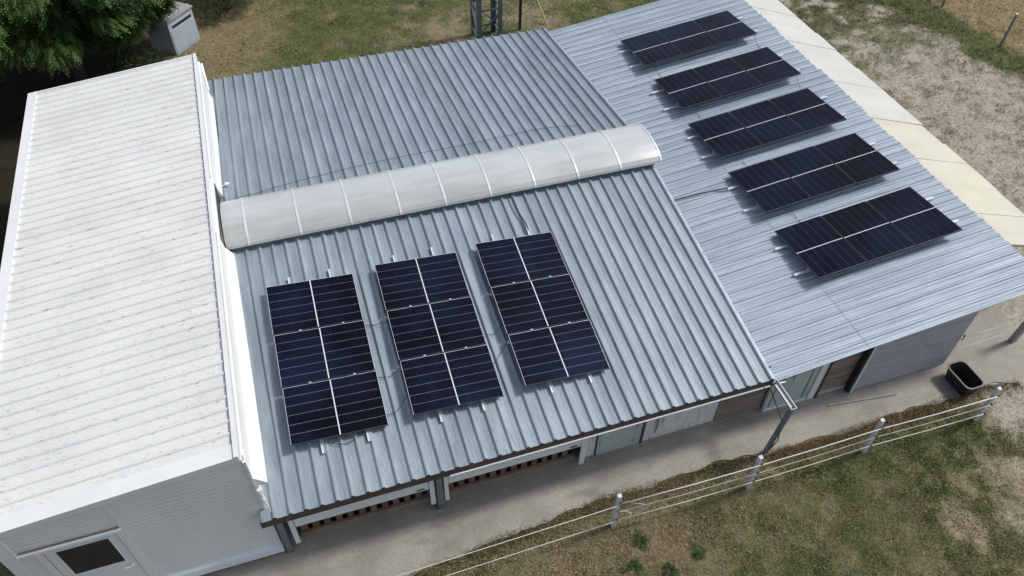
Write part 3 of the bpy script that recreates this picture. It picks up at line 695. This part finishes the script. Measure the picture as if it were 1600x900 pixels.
for i, (axx, ayy) in enumerate(((11.6788, 10.353), (11.7263, 8.1491), (11.6729, 5.996), (11.6901, 3.9062), (11.6759, 1.7571))):
    rt = -.0886; z0 = zr(axx) + .29; o3 = Vector((axx, ayy, z0)); axis_x = Vector((1, 0, RS)).normalized(); axis_y = Vector((0, math.cos(rt), math.sin(rt)))
    t = thing('solar_array', o3, ALAB[i], 'solar panels', 'solar panel rows on the barn roof')
    for k in range(3):
        # long side runs along Y, short side along X
        add_panel(t, frame_mat(axis_x * (k * (PS + .026) + PS), axis_y, -axis_x), 1)
    for b_, (xa, xb) in ((.42, (11.43, 15.43)), (1.235, (11.45, 15.41))):
        y = ayy + b_
        m = MB()
        m.hexa([(xa, y - .03, zr(xa) + .038), (xb, y - .03, zr(xb) + .038), (xb, y + .03, zr(xb) + .038), (xa, y + .03, zr(xa) + .038)],
               [(xa, y - .03, zr(xa) + .072), (xb, y - .03, zr(xb) + .072), (xb, y + .03, zr(xb) + .072), (xa, y + .03, zr(xa) + .072)])
        part('rail', m, M['alu'], t)
        for fx in (.07, 1.15, 2.3, 3.36):
            x = axx + fx; zt = zr(x) + .29 + b_ * math.tan(rt) - .036
            m = MB(); m.box(x - .018, x + .018, y - .02, y + .02, zr(x) + .073, zt); part('leg', m, M['alu_dull'], t)

# ------------------------------------------------------------------ cables
def cable(pts, r, label, name='cable', m='cable', cat='cable', group=None):
    # smooth the given points a little
    P_ = [Vector(p) for p in pts]; out = []
    for i in range(len(P_) - 1):
        a, b = P_[max(i - 1, 0)], P_[min(i + 2, len(P_) - 1)]
        for t in (0, .25, .5, .75):
            p, q = P_[i], P_[i + 1]
            out.append(.5 * ((2 * p) + (q - a) * t + (2 * a - 5 * p + 4 * q - b) * t * t + (3 * p - a - 3 * q + b) * t ** 3))
    out.append(P_[-1])
    mb = MB(); mb.tube(out, r, 6); return solo(name, mb, M[m], label, cat, group, smooth=True)
cable([(.45, 7.15, 2.60), (.845, 7.197, 2.575), (1.547, 7.336, 2.56), (3.145, 7.527, 2.54), (4.345, 7.583, 2.535), (5.73, 7.591, 2.535), (6.694, 7.643, 2.53), (7.676, 7.668, 2.53), (8.6, 7.5, 2.54)],
      .005, 'thin black cable lying across the ribs just behind the arched skylight')
cable([(W + .02, 5.34, 1.50), (10.194, 5.328, 1.545), (10.753, 5.289, 1.62), (11.062, 5.244, 1.66), (11.464, 5.155, 1.745)], .016, 'thick black cable from the stable roof edge to the second nearest barn panel row')
cable([(6.148, 5.66, 2.50), (6.143, 5.251, 2.43), (6.205, 4.867, 2.38), (6.216, 4.557, 2.36)], .014, 'black cable from under the skylight down to the column of panels nearest the barn')
cable([(2.38, 3.2, 2.09), (2.6, 3.15, 2.1), (2.87, 3.1, 2.17)], .006, 'short thin cable between the first two panel columns, the uppermost one')
cable([(2.38, 2.05, 1.92), (2.62, 2.0, 1.91), (2.87, 2.1, 2.0)], .006, 'short thin cable between the first two panel columns, halfway down')
cable([(2.38, 1.25, 1.80), (2.62, 1.3, 1.81), (2.87, 1.55, 1.92)], .006, 'short thin cable between the first two panel columns, the lowest one')
cable([(4.53, 2.4, 1.98), (4.75, 2.35, 1.97), (4.98, 2.5, 2.06)], .006, 'short thin cable between the middle column and the one nearest the barn, upper')
cable([(4.53, 1.7, 1.87), (4.75, 1.9, 1.90), (4.98, 2.15, 2.0)], .006, 'short thin cable between the middle column and the one nearest the barn, lower')
cable([(1.35, 1.0, 1.76), (1.5, .93, 1.75), (1.75, .96, 1.75), (1.95, 1.1, 1.75)], .007, 'loop of black cable hanging below the panel column nearest the white building')
for i, ay_ in enumerate((10.353, 8.1491, 5.996, 3.9062)):
    ordn = ['farthest and second farthest', 'second farthest and middle', 'middle and second nearest', 'second nearest and nearest'][i]
    yb = (8.1491, 5.996, 3.9062, 1.7571)[i] + 1.68
    if i < 2:
        x = 15.06; cable([(x, ay_ + .02, zr(x) + .23), (x + .02, ay_ - .1, zr(x) + .06), (x + .01, yb + .06, zr(x) + .03), (x - .05, yb, zr(x) + .1)], .006, 'thin cable joining the %s barn panel rows at their right ends' % ordn)
    x = 12.0 + .12 * i; cable([(x, ay_ + .02, zr(x) + .2), (x + .03, ay_ - .1, zr(x) + .05), (x + .06, yb + .05, zr(x) + .03), (x + .1, yb, zr(x) + .1)], .006, 'thin cable joining the %s barn panel rows near their left ends' % ordn)

# ================================================================== gutter spout at the joint of the two roofs
def spout():
    t = thing('gutter_spout', (9.72, -.68, 0), 'grey open gutter spout on a leaning dark post at the joint of the two roofs', 'gutter')
    m = MB(); x0, x1 = 9.655, 9.775
    m.box(x0, x1, -.70, .0, 1.415, 1.422); m.box(x0, x0 + .014, -.70, .0, 1.423, 1.472); m.box(x1 - .014, x1, -.70, .0, 1.423, 1.472); m.box(x0 + .015, x1 - .015, -.70, -.69, 1.423, 1.472)
    ch = part('channel', m, M['alu_dull'], t)
    m = MB(); m.box(9.685, 9.735, -.675, -.625, 1.4225, 1.426); part('outlet_hole', m, M['black'], ch)
    m = MB(); m.bar((9.70, -.65, 1.412), (9.50, -.69, 0), .085, .07); part('post', m, M['steel'], t)
    m = MB(); m.tube([(9.45, -.05, 1.40), (9.62, -.1, 1.30), (9.68, -.35, 1.05), (9.66, -.60, .95), (9.585, -.74, .75), (9.60, -.76, .5), (9.52, -.74, .2)], .012); part('hanging_cable', m, M['cable'], t, smooth=True)
    m = MB(); m.box(9.60, 9.70, -.085, -.066, 1.44, 1.50); part('bracket', m, M['black'], t)
spout()

# ================================================================== trough, pole on the slab
def rring(cx, cy, a, b, r, z, n=6, ang=0, inset=0):
    a -= inset; b -= inset; r = max(r - inset, .02); out = []
    for sx, sy, st in ((1, 1, 0), (-1, 1, 90), (-1, -1, 180), (1, -1, 270)):
        for k in range(n + 1):
            t = R(st + 90 * k / n); x = sx * (a - r) + r * math.cos(t); y = sy * (b - r) + r * math.sin(t)
            out.append((cx + x * math.cos(ang) - y * math.sin(ang), cy + x * math.sin(ang) + y * math.cos(ang), z))
    return out
def trough():
    c = (14.42, -.48); g = .02
    t = thing('water_trough', (*c, 0), 'black plastic trough standing empty on the concrete at the barn corner', 'trough')
    m = MB(); m.loft([rring(*c, .175, .285, .07, .003, ang=g), rring(*c, .225, .345, .11, .34, ang=g), rring(*c, .215, .335, .11, .34, ang=g), rring(*c, .165, .275, .09, .035, ang=g)])
    part('tub', m, M['black'], t)
    m = MB(); m.loft([rring(*c, q, q + .12, .12, z, ang=g) for q, z in ((.212, .342), (.240, .342), (.240, .356), (.212, .356), (.212, .342))], cap=False)
    part('rim', m, M['lip_rim'], t)
trough()
m = MB(); m.tube([(11.37, -.095, .022), (12.945, -.285, .022)], .02, 8); solo('metal_pole', m, M['cpost'], 'pale metal pole lying on the concrete in front of the barn', 'pole')

# ================================================================== front fence
def front_fence():
    t = thing('wire_fence', (8.8, -1.25, GZ), 'white electric fence of chipped posts and white tapes along the front lawn', 'fence')
    xs = [(-2.6, -1.30), (.9, -1.27), (5.974, -1.1755), (8.786, -1.2516), (11.43, -1.2589), (14.1425, -1.3268)]
    for i, (x, y) in enumerate(xs):
        if i == 1: continue
        m = MB(); lx, ly = random.uniform(-.02, .02), random.uniform(-.015, .015)
        m.hexa([(x - .04, y - .035, GZ - .03), (x + .04, y - .035, GZ - .03), (x + .04, y + .035, GZ - .03), (x - .04, y + .035, GZ - .03)],
               [(x - .038 + lx, y - .033 + ly, 1.10), (x + .038 + lx, y - .033 + ly, 1.10), (x + .038 + lx, y + .033 + ly, 1.115), (x - .038 + lx, y + .033 + ly, 1.115)])
        p = part('post', m, M['post'], t)
        for z in (.90, .60, .28):
            m = MB(); m.box(x + .018, x + .05, y - .068, y - .037, z - .026, z + .026); part('insulator', m, M['black'], p)
    z1 = [(.90, .011), (.60, .006), (.28, .009)]
    for z, r in z1:
        m = MB(); pts = []
        for i, (x, y) in enumerate(xs[2:]):
            pts.append((x, y - .06, z))
            if i < 3:
                x2, y2 = xs[3 + i]; pts.append(((x + x2) / 2, (y + y2) / 2 - .06, z - random.uniform(.015, .04)))
        m.tube(pts, r, 6); part('tape', m, M['rope'], t, smooth=True)
    for z, r in ((.85, .006), (.24, .006)):
        m = MB(); m.tube([(5.974, -1.235, z), (1.9, -1.27, z - .02), (-2.6, -1.36, z)], r, 6); part('tape', m, M['rope'], t, smooth=True)
    m = MB(); m.tube([(6.0, -1.24, .62), (6.12, -1.25, .60), (6.25, -1.28, .48)], .008); m.tube([(6.2, -1.25, .86), (6.5, -1.25, .62)], .005); m.tube([(6.35, -1.25, .30), (6.75, -1.25, .62)], .006)
    part('loose_cord', m, M['rope'], t)
front_fence()
def gate():
    t = thing('gate_wire', (15.5, .15, 0), 'thin gate wires with black handle strung from the barn corner to the concrete post', 'gate wire')
    m = MB(); m.tube([(14.47, .06, 1.05), (14.44, .03, 1.0), (14.44, .03, .93), (14.47, .06, .88)], .014); part('handle', m, M['black'], t)
    for z in (.95, .55): m = MB(); m.tube([(14.47, .06, z), (15.4, .1, z - .05), (16.36, .14, z)], .004, 5); part('wire', m, M['rope'], t)
    m = MB(); m.bar((16.42, .17, -.06), (16.50, .15, 1.15), .12); solo('concrete_post', m, M['cpost'], 'stout concrete post at the far right end of the path', 'post')
gate()
def far_fence():
    t = thing('post_fence', (25.5, 12, GZ), 'dark thin fence posts along the dry meadow at the upper right', 'fence')
    for k in range(-2, 7):
        x, y = 25.49 - .021 * k * 2.91, 10.86 + 2.913 * k
        m = MB(); m.bar((x, y, GZ - .1), (x + .02, y + .01, 1.14), .07, .05); p = part('post', m, M['steel'], t)
        m = MB(); m.box(x - .02, x + .06, y - .022, y + .042, 1.142, 1.17); part('post_cap', m, M['white_trim'], p)
    for z in (.5, 1.0):
        m = MB(); m.tube([(25.6 - .012, 5.0, z), (25.13, 28.3, z)], .0025, 4); part('wire', m, M['steel'], t)
far_fence()

# ================================================================== lattice mast, pole, rope
def mast():
    t = thing('lattice_mast', (8.87, 16.68, GZ), 'grey steel lattice mast rising behind the stable roof', 'mast')
    x0, x1, y0, y1, top = 8.44, 9.30, 16.0, 16.85, 4.6
    cs = [(x0, y0), (x1, y0), (x1, y1), (x0, y1)]
    for x, y in cs:
        m = MB(); sx, sy = (1 if x == x0 else -1), (1 if y == y0 else -1)
        m.box(min(x, x + sx * .15), max(x, x + sx * .15), min(y, y + sy * .014), max(y, y + sy * .014), GZ - .05, top)
        m.box(min(x, x + sx * .014), max(x, x + sx * .014), min(y + sy * .015, y + sy * .13), max(y + sy * .015, y + sy * .13), GZ - .05, top)
        part('leg', m, M['steel'], t)
    for k in range(5):
        z = .25 + k * .95
        for i in range(4):
            a, b = cs[i], cs[(i + 1) % 4]; ins = .02
            mx, my = (x0 + x1) / 2, (y0 + y1) / 2
            f = lambda p: (p[0] + (mx - p[0]) * .06, p[1] + (my - p[1]) * .06)
            a, b = f(a), f(b)
            m = MB(); m.bar((*a, z), (*b, z), .055, .055); part('crossbar', m, M['steel'], t)
            if k < 4:
                if (k + i) % 2: a, b = b, a
                m = MB(); m.bar((*a, z + .06), (*b, z + .89), .05, .03); part('brace', m, M['steel'], t)
mast()
m = MB(); m.bar((10.14, 16.66, GZ - .1), (10.16, 16.66, 2.6), .08); solo('dark_post', m, M['black'], 'thin dark post standing beside the lattice mast behind the stable', 'post')
cable([(10.2, 16.6, 2.5), (9.98, 15.0, 2.2), (9.80, 13.05, 1.98)], .012, 'yellow rope running from the dark post to the stable roof corner', 'rope', 'yellow', 'rope')

# ================================================================== hut (grey box with dark slot)
def hut():
    a = Vector((-1.107, 18.256, 0)); u = Vector((.664, .747, 0)); n = Vector((.747, -.664, 0)); dpt = -n * 1.0; Wd, Hh = 1.16, 1.13
    t = thing('garden_hut', a, 'small grey-blue box hut with dark slot near its top, half under the trees', 'hut')
    def B(u0, u1, d0, d1, z0, z1):
        q = [a + u * uu - n * dd for uu, dd in ((u0, d0), (u1, d0), (u1, d1), (u0, d1))]
        return MB().hexa([(*p.xy, z0) for p in q], [(*p.xy, z1) for p in q])
    part('body', B(0, Wd, 0, 1.0, GZ, Hh), M['hut'], t)
    part('slot', B(.16, 1.06, -.004, .02, .84, .93), M['black'], t)
    part('door_panel', B(.05, 1.11, -.012, -.002, .05, .80), M['hut'], t)
    part('slot_trim', B(.12, 1.10, -.014, -.002, .945, .965), M['hut'], t)
    part('roof', B(-.03, Wd + .03, -.05, 1.03, Hh + .002, Hh + .04), M['hut_roof'], t)
    part('roof_batten', B(-.03, Wd + .03, .12, .15, Hh + .042, Hh + .065), M['hut'], t)
hut()

# ================================================================== trees
def foliage(name, parent, centres, per, size, seed, shade=1.0, pal=((.022, .050, .012), (.046, .094, .021), (.085, .145, .034))):
    g = np.random.default_rng(seed); C = np.array([c[:3] for c in centres]); Rr = np.array([c[3] for c in centres]); out = np.array([c[4:7] for c in centres])
    n = len(C) * per; idx = np.repeat(np.arange(len(C)), per)
    d = g.normal(size=(n, 3)); d /= np.linalg.norm(d, axis=1, keepdims=True); rad = Rr[idx] * g.random(n) ** .45
    p0 = C[idx] + d * rad[:, None] * np.array([1, 1, .62])
    ax = d * .5 + out[idx] * .9 + g.normal(size=(n, 3)) * .35; ax[:, 2] -= .45; ax /= np.linalg.norm(ax, axis=1, keepdims=True)
    up = np.array([0, 0, 1.]) + g.normal(size=(n, 3)) * .35; side = np.cross(ax, up); side /= np.linalg.norm(side, axis=1, keepdims=True); nor = np.cross(side, ax)
    K = 11; ln = size * g.uniform(.7, 1.35, n); V = []; Cc = []
    cl = np.array(pal); mixv = np.clip(g.normal(.5, .28, len(C)), 0, 1)[idx] + g.normal(0, .16, n); mixv = np.clip(mixv, 0, 1)
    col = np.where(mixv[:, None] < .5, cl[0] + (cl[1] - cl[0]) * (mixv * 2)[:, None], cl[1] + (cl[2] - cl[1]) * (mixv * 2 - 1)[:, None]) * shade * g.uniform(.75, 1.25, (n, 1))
    for k in range(K):                        # leaflets in pairs along the frond, one at the tip
        t = (.15 + .85 * (k // 2) / 5); s = 0 if k == 10 else (1 if k % 2 else -1)
        base = p0 + ax * (ln * t)[:, None] - np.array([0, 0, 1]) * (ln * t * t * .25)[:, None]
        dr = (side * s + ax * (.35 if s else 1.0)); dr = dr + nor * g.uniform(-.35, .2, (n, 1)); dr /= np.linalg.norm(dr, axis=1, keepdims=True)
        ll = ln * .27; wv = np.cross(dr, nor); wv /= np.linalg.norm(wv, axis=1, keepdims=True) + 1e-9; wv = wv * (ll * .28)[:, None]
        q = np.stack([base, base + dr * (ll * .5)[:, None] + wv, base + dr * ll[:, None], base + dr * (ll * .5)[:, None] - wv], 1); V.append(q); Cc.append(col)
    V = np.concatenate(V); Cc = np.concatenate(Cc); f = np.arange(len(V) * 4).reshape(-1, 4)
    b = BASE[parent.name]
    o = bpy.data.objects.new(name, npmesh(name, V.reshape(-1, 3) - np.array(b), f, M['leaf'], np.repeat(Cc, 4, 0))); COL.objects.link(o); o.parent = parent
    return o
def tree(x, y, h, rad, label, seed, nb=26, per=230, fs=.22, shade=1.0, lean=(0, 0), low=.35):
    rr = random.Random(seed); t = thing('acacia_tree', (x, y, GZ), label, 'tree', 'acacia trees at the upper left')
    top = Vector((x + lean[0], y + lean[1], h)); tr = MB()
    mid = Vector((x + lean[0] * .4 + .1, y + lean[1] * .4, h * .5)); tr.tube([(x, y, GZ - .1), ((x + mid.x) / 2, (y + mid.y) / 2, h * .25), mid, top], [.20, .15, .10, .03], 8)
    part('trunk', tr, M['bark'], t, smooth=True)
    cen = []; lim = MB()
    for k in range(nb):
        a = k * 2.399 + rr.uniform(-.3, .3); f = (k + .5) / nb; z = h * (low + (1.02 - low) * f)
        r_ = rad * (math.sin(math.pi * min(1, .22 + .78 * (1 - f))) ** .7) * rr.uniform(.55, 1.0) * (1 if f < .95 else .4)
        o_ = Vector((math.cos(a), math.sin(a), .1)); hub = Vector((x, y, 0)).lerp(Vector((top.x, top.y, 0)), f)
        p = Vector((hub.x + o_.x * r_, hub.y + o_.y * r_, z + rr.uniform(-.25, .25)))
        cen.append((p.x, p.y, p.z, rr.uniform(.42, .75) * rad / 2, o_.x, o_.y, 0.0))
        st = Vector((hub.x, hub.y, max(z - .55 * r_ - .2, h * .2))); lim.tube([st, st.lerp(p, .5) + Vector((0, 0, .12)), p], [.05, .035, .012], 5)
    part('limbs', lim, M['bark'], t, smooth=True)
    foliage('crown', t, cen, per, fs, seed, shade)
tree(-6.4, 16.2, 4.6, 2.3, 'leafy acacia with drooping feathery branches at the far left edge', 3, 46, 520)
tree(-3.9, 17.3, 4.2, 2.1, 'leafy acacia overhanging the rear of the white roof, left of the hut', 5, 46, 520)
tree(-8.9, 13.9, 4.8, 2.4, 'dark acacia left of the white building, mostly outside the picture', 8, 34, 240)
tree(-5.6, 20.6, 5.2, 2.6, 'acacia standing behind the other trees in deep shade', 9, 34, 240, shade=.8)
tree(-2.45, 18.3, 3.7, 1.85, 'acacia whose branches hang over the hut roof', 12, 44, 480)
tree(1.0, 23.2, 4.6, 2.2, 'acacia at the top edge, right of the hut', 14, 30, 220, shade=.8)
def bush(x, y, h, r_, label, seed, shade=.55):
    t = thing('shrub', (x, y, GZ), label, 'shrub', 'dark shrubs under the acacias'); rr = random.Random(seed); cen = []
    st = MB()
    for k in range(9):
        a = k * 2.399; q = r_ * math.sqrt((k + .5) / 9); p = (x + math.cos(a) * q, y + math.sin(a) * q, h * rr.uniform(.35, .85)); cen.append((*p, .4 * r_ + .15, math.cos(a), math.sin(a), .4))
        st.tube([(x + .05 * math.cos(a), y + .05 * math.sin(a), GZ - .05), p], [.025, .01], 5)
    part('stems', st, M['bark'], t); foliage('leaves', t, cen, 330, .10, seed, shade)
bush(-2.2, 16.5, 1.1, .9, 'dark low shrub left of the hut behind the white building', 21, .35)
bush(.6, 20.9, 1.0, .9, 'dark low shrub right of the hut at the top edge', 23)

# ------------------------------------------------------------------ weeds on the lawn
def weed(x, y, r_, label, seed):
    t = thing('weed_plant', (x, y, GZ), label, 'weed', 'green weeds in the front lawn'); rr = random.Random(seed); cen = []; st = MB()
    for k in range(8):
        a = rr.uniform(0, 6.28); q = rr.uniform(0, r_); p = (x + math.cos(a) * q, y + math.sin(a) * q, rr.uniform(.0, .06)); cen.append((*p, r_ * .4, math.cos(a), math.sin(a), .5))
        st.tube([(x, y, GZ - .02), p], [.005, .003], 4)
    part('stems', st, M['leaf'], t)
    foliage('leaves', t, cen, 22, .055, seed, .85, ((.030, .060, .014), (.045, .090, .020), (.062, .115, .028)))
    c = st
weed(6.35, -1.62, .16, 'bright green weed on the lawn just right of the leftmost fence post', 31)
weed(6.02, -2.02, .14, 'bright green weed nearest the bottom edge, below the leftmost fence post', 32)
weed(7.30, -2.15, .15, 'bright green weed in mid lawn between the two left fence posts', 33)
weed(6.62, -2.3, .09, 'small green weed between two bigger weeds at the bottom edge', 34)
